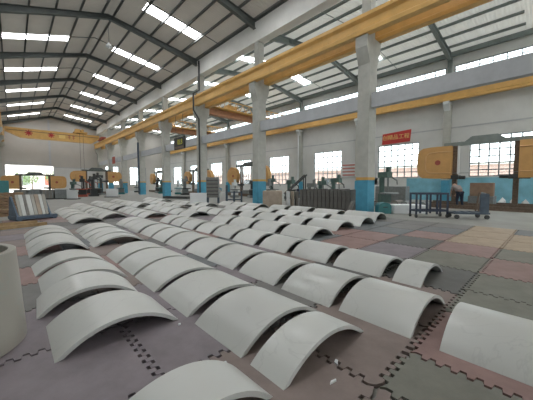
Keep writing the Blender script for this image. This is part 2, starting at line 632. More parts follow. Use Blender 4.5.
for k, y in enumerate(YC[1:]):
    rafter(y, XL, R1, XM - 0.37, STEEL, 'dark green steel rafter across the left hall, %s from the camera' % ORD[k], 'rafters of the left hall')
for k, y in enumerate(YC[:7]):
    rafter(y, XM + 0.31, R2, XR - 0.31, STEEL2, 'grey steel rafter across the right hall, %s from the camera' % ORD[k], 'rafters of the right hall')
# sag rods half way along each bay
for k in range(1, 7):
    y = Y0 + BAY * k + SKYC - SW - 0.5
    tag(MB().tube([(XL + 0.1, y, zroof(XL) - 0.23), (R1, y, Z1R - 0.23), (XM - 0.4, y, zroof(XM) - 0.23)], 0.03, 6).build('sag_rod', STEEL),
        'thin dark sag rod under the left hall roof, %s bay from the camera' % ORD[k - 1], 'sag rod', 'sag rods of the left hall roof')
for k in range(0, 6):
    y = Y0 + BAY * k + SKYC - SW - 0.5
    tag(MB().tube([(XM + 0.35, y, zroof(XM + .35) - 0.23), (R2, y, Z2R - 0.23), (XR - 0.35, y, zroof(XR - .35) - 0.23)], 0.025, 6).build('sag_rod', STEEL2),
        'thin grey sag rod under the right hall roof, %s bay from the camera' % ORD[k], 'sag rod', 'sag rods of the right hall roof')

# main columns
RB0, RB1 = 8.35, 9.2             # runway beam bottom / top
BLUE_TOP = 1.62


def column(k, y):
    c = thing('concrete_column', 'concrete column with blue painted foot, %s of the middle row from the camera' % ORD[k], 'column',
              (XM, y, GZ), 0, 'columns of the middle row')
    z = 0
    MB().box(-0.36, 0.36, -0.3, 0.3, BLUE_TOP, 7.15 + z).build('shaft', CONC, c)
    MB().box(-0.365, 0.365, -0.305, 0.305, 0, BLUE_TOP).build('painted_foot', BLUE, c)
    MB().box(-0.368, 0.368, -0.308, 0.308, BLUE_TOP, BLUE_TOP + 0.14).build('yellow_band', YEL2, c)
    MB().prism([(-0.36, 7.15), (0.36, 7.15), (0.5, 7.45), (0.66, 7.85), (0.68, 8.36), (-0.68, 8.36), (-0.66, 7.85), (-0.5, 7.45)], -0.3, 0.3, 'y').build('corbel', CONC, c)
    MB().box(-0.25, 0.25, -0.22, 0.22, 8.36, 11.17).build('upper_shaft', CONC, c)
    return c


for k, y in enumerate(YC):
    column(k, y)
for k, y in enumerate(YC[:-1]):
    tag(MB().box(XM - 0.16, XM + 0.16, y + 0.3, y + BAY - 0.3, 5.07, 5.75).build('tie_beam', TIE),
        'grey concrete tie beam between the %s and %s columns of the middle row' % (ORD[k], ORD[k + 1]), 'beam', 'tie beams of the middle row')
tag(MB().box(XM - 0.16, XM + 0.16, Y0 - BAY + 0.3, Y0 - 0.3, 5.07, 5.75).build('tie_beam', TIE),
    'grey concrete tie beam running from the nearest middle column to the right frame edge', 'beam', 'tie beams of the middle row')
# wall columns
for k, y in enumerate(YC[:7]):
    c = thing('wall_column', 'pale wall column between the right wall windows, %s from the camera' % ORD[k], 'column', (26.9, y, GZ), 0, 'columns along the right wall')
    MB().box(-0.2, 0.27, -0.25, 0.25, 1.75, 8.0).build('shaft', CONC, c)
    MB().box(-0.205, 0.27, -0.255, 0.255, 0, 1.75).build('painted_foot', BLUE, c)
    MB().prism([(-0.2, 7.5), (0.2, 7.5), (0.2, 8.21), (-0.62, 8.21), (-0.62, 8.0)], -0.22, 0.22, 'y').build('corbel', WHITE, c)
    MB().box(0.02, 0.27, -0.15, 0.15, 8.21, 11.9).build('upper_shaft', STEEL2, c)
for k, y in enumerate((46.6, 54.6, 62.6)):
    c = thing('left_column', ('concrete column at the left wall, %s' % ('nearest of the visible ones', 'in the middle', 'at the far corner')[k]), 'column', (-1.42, y, GZ), 0, 'columns along the left wall')
    MB().box(-0.4, 0.3, -0.3, 0.3, 0, 7.6).build('shaft', CONC, c)
    MB().prism([(-0.2, 7.4), (0.3, 7.4), (0.8, 7.95), (0.8, 8.36), (-0.2, 8.36)], -0.3, 0.3, 'y').build('corbel', CONC, c)
    MB().box(-0.4, -0.05, -0.2, 0.2, 8.36, Z1L - 0.75).build('upper_shaft', CONC, c)


# crane runway beams
def runway(x, y0, y1, label, B=RB0):
    c = thing('crane_runway_beam', label, 'crane beam', (x, 0, 0), 0)
    P = [(-0.17, B), (0.17, B), (0.19, B + 0.16), (0.10, B + 0.24), (0.10, RB1 - 0.28), (0.24, RB1 - 0.16), (0.24, RB1),
         (-0.24, RB1), (-0.24, RB1 - 0.16), (-0.10, RB1 - 0.28), (-0.10, B + 0.24), (-0.19, B + 0.16)]
    MB().prism(P, y0, y1, 'y').build('girder', YEL, c)
    MB().box(-0.06, 0.06, y0, y1, RB1, RB1 + 0.09).build('rail', RAIL, c)
    return c


RX1, RX2, RX3 = 12.3, 13.45, 26.5
runway(-0.9, 30, YF - 0.1, 'yellow crane runway beam along the left wall')
runway(RX1, -6, YF - 0.1, 'yellow crane runway beam on the left hall side of the middle columns')
runway(RX2, -6, YF - 0.1, 'yellow crane runway beam on the right hall side of the middle columns')
runway(RX3, -6, YF - 0.1, 'yellow crane runway beam along the window wall', 8.2)


# ------------------------------------------------------------------ overhead cranes
def star_marks(parent, x, y, z, s):
    b = MB()
    for k in range(4):
        b.box(x - s, x + s, y - 0.02, y, z - s * 0.16, z + s * 0.16, Matrix.Rotation(math.pi * k / 4, 3, 'Y'))
    return b.build('red_emblem', RED, parent)


cr = thing('bridge_crane', 'yellow bridge crane with red marks spanning the left hall near the end wall', 'crane', (0, 57, 0))
MB().prism([(-0.55, 9.4), (1.2, 8.55), (10.6, 8.55), (11.7, 9.4), (11.7, 10.0), (-0.55, 10.0)], -0.45, 0.45, 'y').build('girder', YEL, cr)
MB().box(-1.2, -0.6, -1.6, 1.6, RB1 + 0.1, RB1 + 0.55).build('end_truck', YEL, cr)
MB().box(11.85, 12.5, -1.6, 1.6, RB1 + 0.1, RB1 + 0.55).build('end_truck', REDP, cr)
MB().box(-0.4, 11.6, -0.48, -0.451, 9.55, 9.62).build('cable_tray', RUST, cr)
tr = MB().box(8.0, 9.9, -0.7, 0.7, 10.1, 10.35)
tr.box(8.2, 8.9, -0.45, 0.45, 10.35, 10.8)
tr.tube([(9.2, -0.5, 10.6), (9.2, 0.5, 10.6)], 0.24, 12)
for xx in (8.2, 9.7):
    for yy in (-0.5, 0.5):
        tr.tube([(xx, yy - 0.05, 10.08), (xx, yy + 0.05, 10.08)], 0.1, 10)
tr.build('trolley', YEL2, cr)
for xx in (8.75, 9.25):
    MB().tube([(xx, -0.55, 10.1), (xx, -0.55, 2.6)], 0.022, 6).build('hoist_rope', RAIL, cr)
hk = MB().box(8.7, 9.3, -0.7, -0.4, 2.2, 2.62)
hk.tube([(9, -0.55, 2.2), (9, -0.55, 1.95), (9.1, -0.55, 1.82), (9.0, -0.55, 1.72), (8.88, -0.55, 1.8)], 0.05, 6)
hk.build('hook_block', YEL2, cr)
star_marks(cr, 2.15, -0.452, 9.35, 0.48)
star_marks(cr, 4.9, -0.452, 9.3, 0.45)
MB().box(5.9, 6.75, -0.47, -0.453, 8.95, 9.5).build('name_plate', GOLD, cr)
for xx in (7.3, 7.9):
    b = MB()
    b.box(xx - .2, xx + .2, -0.47, -0.453, 9.42, 9.5); b.box(xx - .04, xx + .04, -0.47, -0.453, 8.9, 9.55); b.box(xx - .22, xx + .22, -0.47, -0.453, 9.15, 9.22)
    b.build('red_character', REDP, cr)


def truss_crane(y, label, trolley_x):
    c = thing('lattice_crane', label, 'crane', (0, y, 0))
    x0, x1 = RX2 + 0.2, RX3 - 0.2
    MB().box(x0, x1, -0.3, 0.3, 8.75, 9.45).build('girder', mat('crane_brown', (0.42, 0.20, 0.10), 0.6, 0, 0.15, 3), c)
    m = MB()
    n = 14
    for yy in (-0.7,):
        m.tube([(x0, yy, 10.35), (x1, yy, 10.35)], 0.05, 6)
        m.tube([(x0, yy, 9.5), (x1, yy, 9.5)], 0.05, 6)
        for k in range(n):
            a, b = x0 + (x1 - x0) * k / n, x0 + (x1 - x0) * (k + 1) / n
            m.tube([(a, yy, 9.5), ((a + b) / 2, yy, 10.35), (b, yy, 9.5)], 0.04, 6)
    m.build('lattice_rail', YEL, c)
    MB().box(x0, x1, -0.9, -0.3, 9.4, 9.46).build('walkway', YEL2, c)
    for xx in (RX2, RX3):
        MB().box(xx - 0.22, xx + 0.22, -1.5, 1.5, RB1 + 0.1, RB1 + 0.5).build('end_truck', YEL, c)
    t_ = MB().box(trolley_x - 0.9, trolley_x + 0.9, -0.25, 0.9, 9.5, 9.75)
    t_.box(trolley_x - 0.6, trolley_x + 0.2, -0.1, 0.7, 9.75, 10.2)
    t_.tube([(trolley_x + 0.5, -0.1, 10.0), (trolley_x + 0.5, 0.8, 10.0)], 0.22, 10)
    t_.build('trolley', YEL, c)
    return c


truss_crane(25.6, 'brown bridge crane with yellow lattice rail in the right hall, nearer of two', 18.5)
truss_crane(38.0, 'brown bridge crane with yellow lattice rail in the right hall, farther of two', 16.5)

# pendant lamp under the ridge
pl = thing('pendant_lamp', 'small white pendant lamp hanging on a cord under the left hall ridge', 'lamp', (R1, 22.6, 0))
MB().tube([(0, 0, 12.95), (0, 0, 11.6)], 0.015, 6).build('cord', STEEL, pl)
MB().lathe([(0.03, 0.32), (0.06, 0.25), (0.2, 0.1), (0.22, 0.0), (0.2, 0.0), (0.03, 0.06)], (0, 0, 11.3), 16).build('lamp_shade', WHITE, pl, smooth=True)
MB().lathe([(0.02, -0.12), (0.08, -0.08), (0.09, 0.0), (0.04, 0.1)], (0, 0, 11.3), 12).build('bulb', WHITE, pl, smooth=True)

# downpipes
dp = MB().tube([(XM - 0.38, 22.25, 12.3), (XM - 0.38, 22.25, 9.75), (XM - 0.99, 22.2, 9.35), (XM - 0.99, 22.2, 7.9), (XM - 0.46, 22.22, 7.2), (XM - 0.46, 22.22, 0.1)], 0.075, 10)
tag(dp.build('downpipe', MDARK, smooth=True), 'black rainwater downpipe with a jog running down the third middle column', 'pipe')
tag(MB().tube([(XM - 0.52, 38.3, 6.9), (XM - 0.52, 38.3, 0.1)], 0.12, 8).build('downpipe', SLATE, smooth=True),
    'straight slate blue downpipe on the fifth middle column', 'pipe')


# ------------------------------------------------------------------ signs
def text_mesh(name, body, size, m, parent, loc, rot, extrude=0.008, xs=1.0):
    cu = bpy.data.curves.new(name, 'FONT')
    cu.body = body
    cu.size = size
    cu.extrude = extrude
    cu.align_x = 'CENTER'
    cu.align_y = 'CENTER'
    tmp = bpy.data.objects.new(name, cu)
    COL.objects.link(tmp)
    bpy.context.view_layer.update()
    me = bpy.data.meshes.new_from_object(tmp.evaluated_get(bpy.context.evaluated_depsgraph_get()))
    bpy.data.objects.remove(tmp)
    me.name = name
    me.materials.clear()
    me.materials.append(m)
    o = bpy.data.objects.new(name, me)
    COL.objects.link(o)
    o.parent = parent
    o.location = loc
    o.rotation_euler = rot
    o.scale = (xs, 1, 1)
    return o


bn = thing('wall_banner', 'red wall banner with yellow characters above the window right of the nearest middle column', 'banner', (XR - 0.06, 10.85, 5.78))
MB().prism([(1.35, -0.5), (-1.25, -0.42), (-1.35, 0.68), (1.3, 0.52)], -0.02, 0.02, 'x').build('board', RED, bn)
text_mesh('lettering', '创精品工程', 0.50, GOLD, bn, (-0.03, 0.03, 0.1), (math.pi / 2, 0, -math.pi / 2))
bs = thing('display_board', 'black hanging display board with yellow digits between the third and fourth columns', 'sign', (XM - 0.25, 26.6, 0))
MB().box(-0.06, 0.06, -1.15, 1.15, 4.95, 6.15).build('board', BLACK, bs)
MB().box(-0.07, -0.06, -0.95, 0.95, 5.05, 5.25).build('brown_strip', RUST, bs)
text_mesh('digits', '0L8', 0.75, mat('display_yellow', (0.62, 0.60, 0.05), 0.5), bs, (-0.07, -0.2, 5.65), (math.pi / 2, 0, -math.pi / 2))
for yy in (-0.8, 0.8):
    MB().tube([(0, yy, 6.15), (0, yy, 8.4)], 0.02, 6).build('hanger', STEEL, bs)
rs = thing('red_sign', 'small red board fixed on the tie beam near the far end', 'sign', (XM - 0.2, 51.6, 5.4))
MB().box(-0.04, 0.03, -0.75, 0.75, -0.55, 0.6).build('board', REDP, rs)
MB().box(-0.05, -0.035, -0.75, 0.75, 0.6, 0.78).build('pale_top_strip', WHITE, rs)

# ------------------------------------------------------------------ rubber floor mats
XLN = [-1.5, -0.35, 0.73, 1.79, 2.93, 4.1, 5.33, 6.53, 7.74, 8.9, 10.1, 11.3]
XLN0 = [-1.5, -0.35, 0.73, 1.79, 2.37, 3.43, 4.35, 5.33, 6.6, 7.7, 8.9, 10.1, 11.3]
YLN = [-1.3, -0.25, 0.80, 1.85, 2.90, 3.95, 5.0, 6.05, 7.1, 8.15, 9.2, 10.25, 11.3, 12.35, 13.4, 14.45]


def lerp(a, b, t):
    return tuple(x + (y - x) * t for x, y in zip(a, b))


MC = {
    'grey': (0.19, 0.187, 0.18), 'dark grey': (0.135, 0.135, 0.13), 'mauve': (0.235, 0.205, 0.225), 'dusty pink': (0.30, 0.195, 0.18),
    'brown-pink': (0.245, 0.195, 0.178), 'green-grey': (0.195, 0.195, 0.165), 'tan': (0.40, 0.31, 0.22), 'blue-grey': (0.165, 0.18, 0.188),
}
for cname, cc in MC.items():
    mat('rubber_' + cname, cc, 0.62, 0, 0.22, 3.0, 0.25, detail=9)
SPEC = {
    (1, 2): 'mauve', (2, 2): 'brown-pink', (1, 3): 'mauve', (0, 2): 'mauve', (0, 3): 'mauve', (2, 3): 'mauve', (1, 4): 'mauve', (1, 5): 'grey', (1, 6): 'dusty pink', (1, 7): 'grey', (1, 8): 'dusty pink', (1, 9): 'brown-pink',
    (0, 4): 'green-grey', (0, 5): 'grey', (0, 6): 'dusty pink', (0, 7): 'grey', (0, 8): 'dusty pink', (0, 9): 'brown-pink',
    (3, 2): 'brown-pink', (4, 2): 'brown-pink', (5, 2): 'dark grey', (6, 2): 'green-grey', (7, 2): 'dusty pink', (8, 2): 'tan', (9, 2): 'tan', (10, 2): 'tan',
    (5, 3): 'grey', (6, 3): 'mauve', (7, 3): 'dark grey', (8, 3): 'dusty pink', (9, 3): 'blue-grey', (10, 3): 'grey',
    (4, 3): 'dark grey', (5, 4): 'dark grey', (6, 4): 'dusty pink', (7, 4): 'dusty pink', (8, 4): 'blue-grey', (9, 4): 'grey', (10, 4): 'grey',
    (3, 3): 'grey', (5, 5): 'dark grey', (8, 5): 'blue-grey', (9, 5): 'blue-grey', (10, 5): 'grey',
}
SPEC0 = {(2, 1): 'brown-pink', (3, 1): 'green-grey', (4, 1): 'dusty pink', (5, 1): 'green-grey', (6, 1): 'green-grey', (7, 1): 'dusty pink', (8, 1): 'green-grey', (9, 1): 'tan', (10, 1): 'tan',
         (3, 0): 'green-grey', (4, 0): 'green-grey', (5, 0): 'grey', (6, 0): 'green-grey', (7, 0): 'grey', (8, 0): 'green-grey', (9, 0): 'grey', (2, 0): 'grey', (1, 1): 'grey', (0, 1): 'mauve', (1, 0): 'mauve', (0, 0): 'grey'}
AMP, PER, GAP = 0.026, 0.050, 0.014


def wave(low, high):
    """jigsaw tabs along one edge, in step with the neighbouring mat"""
    out = []
    for k in range(int(math.floor(low / PER)), int(math.ceil(high / PER)) + 1):
        a, b = k * PER, (k + 1) * PER
        if a < low + 0.05 or b > high - 0.05:
            continue
        sg = AMP if k % 2 == 0 else -AMP
        out += [(a + 0.004, sg), (b - 0.004, sg)]
    return out


def mat_tile(x0, x1, y0, y1):
    g = GAP
    P = [(x0 + g, y0 + g)]
    P += [(s_, y0 + o + g) for s_, o in wave(x0, x1)] + [(x1 - g, y0 + g)]
    P += [(x1 + o - g, s_) for s_, o in wave(y0, y1)] + [(x1 - g, y1 - g)]
    P += [(s_, y1 + o - g) for s_, o in reversed(wave(x0, x1))] + [(x0 + g, y1 - g)]
    P += [(x0 + o + g, s_) for s_, o in reversed(wave(y0, y1))]
    return P


RN = ['front', 'second', 'third', 'fourth', 'fifth', 'sixth', 'seventh', 'eighth', 'ninth', 'tenth', 'eleventh', 'twelfth', 'thirteenth', 'fourteenth', 'fifteenth']
CN = ['first', 'second', 'third', 'fourth', 'fifth', 'sixth', 'seventh', 'eighth', 'ninth', 'tenth', 'eleventh', 'twelfth', 'thirteenth']
rnd = random.Random(11)
PRUNE = set()
for j in range(len(YLN) - 1):
    lines = XLN0 if j < 2 else XLN
    for i in range(len(lines) - 1):
        cn = (SPEC0 if j < 2 else SPEC).get((i, j)) or rnd.choice(['grey', 'dusty pink', 'dark grey', 'brown-pink', 'blue-grey', 'grey', 'mauve'])
        # keep only what lies inside the lens' reach
        xc, yc = (lines[i] + lines[i + 1]) / 2, (YLN[j] + YLN[j + 1]) / 2
        dd = xc * math.sin(yaw) + yc * math.cos(yaw)
        ll = xc * math.cos(yaw) - yc * math.sin(yaw)
        if dd < 1.0 or abs(ll / dd) > 1.22 or (j, i) in PRUNE:
            continue
        if yc > 5 and xc > 10.2:
            continue
        pts = mat_tile(lines[i], lines[i + 1], YLN[j], YLN[j + 1])
        q = [(x - xc, y - yc) for x, y in pts]
        b = MB().prism(q, -0.029, 0.0, 'z')
        o = b.build('rubber_floor_mat', MATS['rubber_' + cn], None, (xc, yc, 0))
        tag(o, '%s rubber floor mat, %s from the left in the %s mat row' % (cn, CN[i], RN[j]), 'floor mat', 'interlocking rubber floor mats')

# ------------------------------------------------------------------ marble arch slabs
TH = 0.034


def arch_mesh(ch, sag, ln, seed):
    R = (ch * ch / 4 + sag * sag) / (2 * sag)
    a = math.asin(ch / 2 / R)
    n = 22
    V, F = [], []
    for yy in (0, ln):
        for k in range(n + 1):
            t = -a + 2 * a * k / n
            V.append((R * math.sin(t), yy, R * math.cos(t) - (R - sag)))
        for k in range(n + 1):
            t = -a + 2 * a * k / n
            r = R - TH
            V.append((r * math.sin(t), yy, max(0.0, r * math.cos(t) - (R - sag))))
    m = n + 1
    for k in range(n):
        o0, o1, i0, i1 = k, k + 1, m + k, m + k + 1
        F.append((o0, o1, 2 * m + o1, 2 * m + o0))
        F.append((i1, i0, 2 * m + i0, 2 * m + i1))
        F.append((o1, o0, i0, i1))
        F.append((2 * m + o0, 2 * m + o1, 2 * m + i1, 2 * m + i0))
    F.append((0, m, 3 * m, 2 * m)[::-1])
    F.append((n, m + n, 3 * m + n, 2 * m + n))
    b = MB()
    b._add(V, F)
    return b


SR = random.Random(5)


def slab(xc, y, ch, ln, sag, label, group, rz=None, z=0.0):
    b = arch_mesh(ch, sag, ln, 0)
    o = b.build('marble_arch_slab', MARBLE, None, (xc, y, z), SR.uniform(-0.012, 0.012) if rz is None else rz, smooth=True)
    tag(o, label, 'arch slab', group)
    return o


def run(y0, y1, n, gap):
    L = (y1 - y0 + gap) / n
    return [(y0 + k * L, L - gap) for k in range(n)]


ROWS = [
    ('leftmost row', 'first row from the left', 0.69, 1.01, 0.215,
     [(1.22, 0.40), (2.63, 0.75), (3.60, 0.66, 0.63, -0.05), (4.40, 0.76, 0.72, 0.0), (5.36, 0.70, 0.70, 0.03)] + run(6.80, 10.0, 4, 0.11)),
    ('second row', 'second row from the left', 1.835, 1.10, 0.20,
     [(1.21, 0.36), (1.69, 0.75), (2.60, 0.78), (3.50, 0.80), (4.40, 0.78), (5.27, 0.72)] + run(6.96, 9.78, 5, 0.09)),
    ('third row', 'third row from the left', 3.11, 1.08, 0.215,
     [(-0.2, 0.83), (0.85, 0.75), (1.72, 0.75), (2.62, 0.85), (3.57, 0.84), (4.52, 0.84), (5.45, 0.86), (6.4, 0.82), (7.3, 0.82), (8.2, 0.8), (9.08, 0.72), (9.84, 0.7)]),
    ('fourth row', 'fourth row from the left', 4.47, 1.0, 0.215,
     [(1.21, 0.38), (1.77, 0.82), (2.75, 0.85), (3.72, 0.85), (4.70, 0.85), (5.68, 0.85), (6.65, 0.82), (7.6, 0.82), (8.5, 0.8), (9.4, 0.8)]),
    ('fifth row', 'fifth row from the left', 5.91, 1.04, 0.235,
     [(4.2, 1.1), (5.5, 1.05), (6.72, 1.05), (7.95, 1.0)]),
    ('sixth row', 'sixth row from the left', 7.50, 1.12, 0.25,
     [(4.44, 1.2), (5.85, 1.1), (7.15, 1.1), (8.4, 0.95)]),
    ('seventh row', 'seventh row from the left', 8.85, 1.05, 0.27,
     [(4.40, 1.35), (6.0, 1.2), (7.4, 1.15), (8.8, 1.1), (10.1, 1.1), (11.4, 1.1)]),
    ('eighth row', 'eighth row from the left', 10.45, 1.05, 0.28,
     [(4.65, 1.45), (6.4, 1.3), (8.0, 1.2), (9.5, 1.1)]),
    ('far left cluster', 'cluster behind the second row', 2.02, 1.05, 0.19, run(11.63, 17.4, 6, 0.12)),
    ('far cluster three', 'cluster behind the third row', 3.03, 1.03, 0.21, run(12.38, 15.9, 4, 0.13) + run(16.3, 20.6, 4, 0.15)),
    ('far cluster four', 'cluster behind the fourth row', 4.4, 1.02, 0.21, run(11.5, 15.6, 4, 0.13) + run(16.4, 22.3, 5, 0.16)),
    ('far cluster five', 'cluster behind the fifth row', 5.95, 1.05, 0.22, run(10.65, 16.2, 5, 0.15) + run(17.4, 23.6, 5, 0.18)),
    ('far cluster six', 'cluster behind the sixth row', 7.3, 1.05, 0.23, run(9.62, 13.6, 4, 0.16) + run(14.6, 20.5, 5, 0.18)),
    ('far cluster seven', 'cluster behind the seventh row', 8.75, 1.05, 0.24, run(14.3, 18.9, 4, 0.2) + run(20.9, 24.6, 3, 0.2)),
    ('far cluster eight', 'cluster behind the eighth row', 10.6, 1.02, 0.25, run(11.7, 15.6, 3, 0.2)),
]
OF = ['frontmost', 'second', 'third', 'fourth', 'fifth', 'sixth', 'seventh', 'eighth', 'ninth', 'tenth', 'eleventh', 'twelfth', 'thirteenth']
for key, rn, xc, ch, sag, L in ROWS:
    for k, (y, ln, *ov) in enumerate(L):
        j = SR.uniform(-0.025, 0.025) if y > 4 else SR.uniform(-0.006, 0.006)
        if y > 2 and not ov and key in ('third row', 'fourth row', 'fifth row', 'sixth row', 'seventh row', 'eighth row'):
            ln -= 0.045
        slab(ov[0] if ov else xc + j, y, ch * SR.uniform(0.99, 1.01), ln, sag * SR.uniform(0.94, 1.06),
             'pale marble arch slab, %s%s of the %s' % (OF[k], '' if k == 0 else ' from the camera', rn), 'marble arch slabs laid in rows', ov[1] if ov else None)

# grey marble drum at the left edge
dr = MB().lathe([(0.535, 0.0), (0.548, 0.01), (0.50, 0.815), (0.495, 0.82), (0.45, 0.82), (0.445, 0.815), (0.47, 0.02), (0.47, 0.0)], (0, 0, 0), 56, closed=True)
tag(dr.build('marble_drum', DRUM, None, (-0.50, 3.4, 0.0), smooth=True), 'hollow grey marble drum standing upright at the left edge', 'stone drum')


# ------------------------------------------------------------------ stone saws
def cover_poly(s, w=1.0, h=1.0, ex=0.55):
    """flat edge towards the beam (x=+w), rounded away from it; s mirrors"""
    if ex >= 1:                      # full round cover
        return [(s * 0.9 * w * math.cos(2 * math.pi * k / 28), h * math.sin(2 * math.pi * k / 28)) for k in range(28)]
    P = [(w, -h), (w, h)]
    for k in range(9):
        t = math.pi / 2 + math.pi * k / 8
        c, q = math.cos(t), math.sin(t)
        c = math.copysign(abs(c) ** ex, c); q = math.copysign(abs(q) ** ex, q)
        P.append((-0.12 * w + 0.88 * w * c, h * q))
    return [(x * s, z) for x, z in P]


def saw(loc, rz, label, span=5.1, zc=2.80, cov=(0.98, 1.02), block=True, ex=0.55):
    """two-wheel stone saw: local x along the beam, front faces -y"""
    c = thing('stone_saw', label, 'saw', loc, rz, 'orange stone saws')
    hx = span / 2
    bz = zc + cov[1]
    for s in (1, -1):
        o = MB().prism([(x, z) for x, z in cover_poly(s, *cov, ex)], -0.24, 0.24, 'y').build('wheel_cover', ORNG, c, (-s * hx, -0.1, zc))
        ln = MB()
        P = cover_poly(s, cov[0] * 0.74, cov[1] * 0.66, ex)
        pts = [(x + s * cov[0] * 0.26, -0.25, z) for x, z in P[1:] + P[:1]]
        ln.tube(pts, 0.035, 6)
        ln.build('pale_trim_line', ORNG2, o)
        em = MB()
        em.lathe([(0.16, 0), (0.16, 0.02), (0.0, 0.02)], (0, 0, 0), 12)
        e_ = em.build('red_badge', REDP, o, (s * 0.25, -0.24, 0.0))
        e_.rotation_euler = (math.pi / 2, 0, 0)
        px_ = -s * (hx - cov[0] - 0.12)
        MB().box(px_ - 0.12, px_ + 0.12, 0.05, 0.35, 0, bz + 0.05).build('guide_post', RUST, c)
        if s > 0:
            MB().box(px_ + 0.14, px_ + 0.24, 0.0, 0.1, zc - cov[1] + 0.3, bz + 0.3).build('white_guard_strip', WHITE, c)
        ar = MB().box(px_ - 0.28, px_ + 0.28, -0.3, 0.4, zc - cov[1] - 0.05, zc - cov[1] + 0.2)
        ar.tube([(px_ - 0.7, -0.1, zc - cov[1] + 0.1), (px_ + 0.6, -0.1, zc - cov[1] + 0.05)], 0.11, 8)
        ar.build('guide_carriage', MDARK, c)
    m = MB().box(-hx + 0.5, hx - 0.5, -0.05, 0.25, bz + 0.0, bz + 0.22)
    m.prism([(-0.95, bz + 0.22), (0.95, bz + 0.22), (0.6, bz + 0.5), (-0.6, bz + 0.5)], -0.05, 0.25, 'y')
    m.build('cross_beam', STEEL2 if block else STEEL, c)
    MB().box(-hx + 0.6, hx - 0.6, 0.02, 0.05, zc - cov[1] + 0.32, zc - cov[1] + 0.35).build('blade', MGREY, c)
    bd = MB().box(-hx + 0.3, hx - 0.3, -0.7, 0.9, 0.0, 0.2)
    bd.box(-0.6, 0.6, -0.5, 0.6, 0.2, 0.72)
    bd.build('bed', MGREY, c)
    for yy in (-0.75, 0.9):
        MB().box(-hx - 0.3, hx + 0.3, yy, yy + 0.12, 0.0, 0.3).build('rail', RUST, c)
    return c


# along the window wall (beam runs with the hall)
saw((20.5, 3.1, GZ), -math.pi / 2, 'orange wheeled stone saw in front of the window at the right edge')
saw((20.5, 25.2, GZ), -math.pi / 2, 'orange wheeled stone saw behind the second middle column', 5.6, 2.4, (1.15, 1.12), False, 1.0)
saw((20.5, 37.0, GZ), -math.pi / 2, 'orange wheeled stone saw behind the third middle column', 6.4, 2.4, (1.05, 1.0), False, 1.0)
saw((19.5, 49.5, GZ), -math.pi / 2, 'orange wheeled stone saw behind the fourth middle column', 5.6, 2.4, (1.0, 1.0), False, 1.0)
# at the end of the left hall (beam runs across the hall)
saw((2.35, 50.0, GZ), 0, 'orange wheeled stone saw in front of the open end doorway', 5.2, 1.68, (0.92, 0.9), False)
saw((8.95, 45.5, GZ), 0, 'orange wheeled stone saw with dark beam right of the end doorway', 4.6, 2.5, (0.9, 0.75), False, 0.8)


# ------------------------------------------------------------------ column-type workshop machines
def machine(loc, rz, label, m1, m2, h=1.9, kind=0):
    c = thing('workshop_machine', label, 'machine', loc, rz, 'workshop machines')
    MB().box(-0.45, 0.45, -0.35, 0.35, 0, 0.25).build('base', m2, c)
    MB().box(-0.35, 0.35, -0.3, 0.1, 0.25, 0.8).build('cabinet', m1, c)
    b = MB().tube([(0, 0.15, 0.25), (0, 0.15, h - 0.25)], 0.17, 12)
    b.build('column', m1, c, smooth=True)
    b = MB().box(-0.22, 0.22, -0.5, 0.3, h - 0.55, h - 0.2)
    b.tube([(0, -0.35, h - 0.2), (0, -0.35, h + 0.12)], 0.14, 10)
    b.build('head', m1, c)
    MB().tube([(0, -0.38, h - 0.55), (0, -0.38, 1.0)], 0.06, 8).build('spindle', MGREY, c)
    MB().tube([(0.2, -0.2, h - 0.4), (0.75, -0.35, h - 0.75), (0.8, -0.35, h - 1.0)], 0.05, 6).build('arm', m2, c)
    MB().box(-0.5, 0.5, -0.75, -0.25, 0.8, 0.9).build('table', m2, c)
    return c


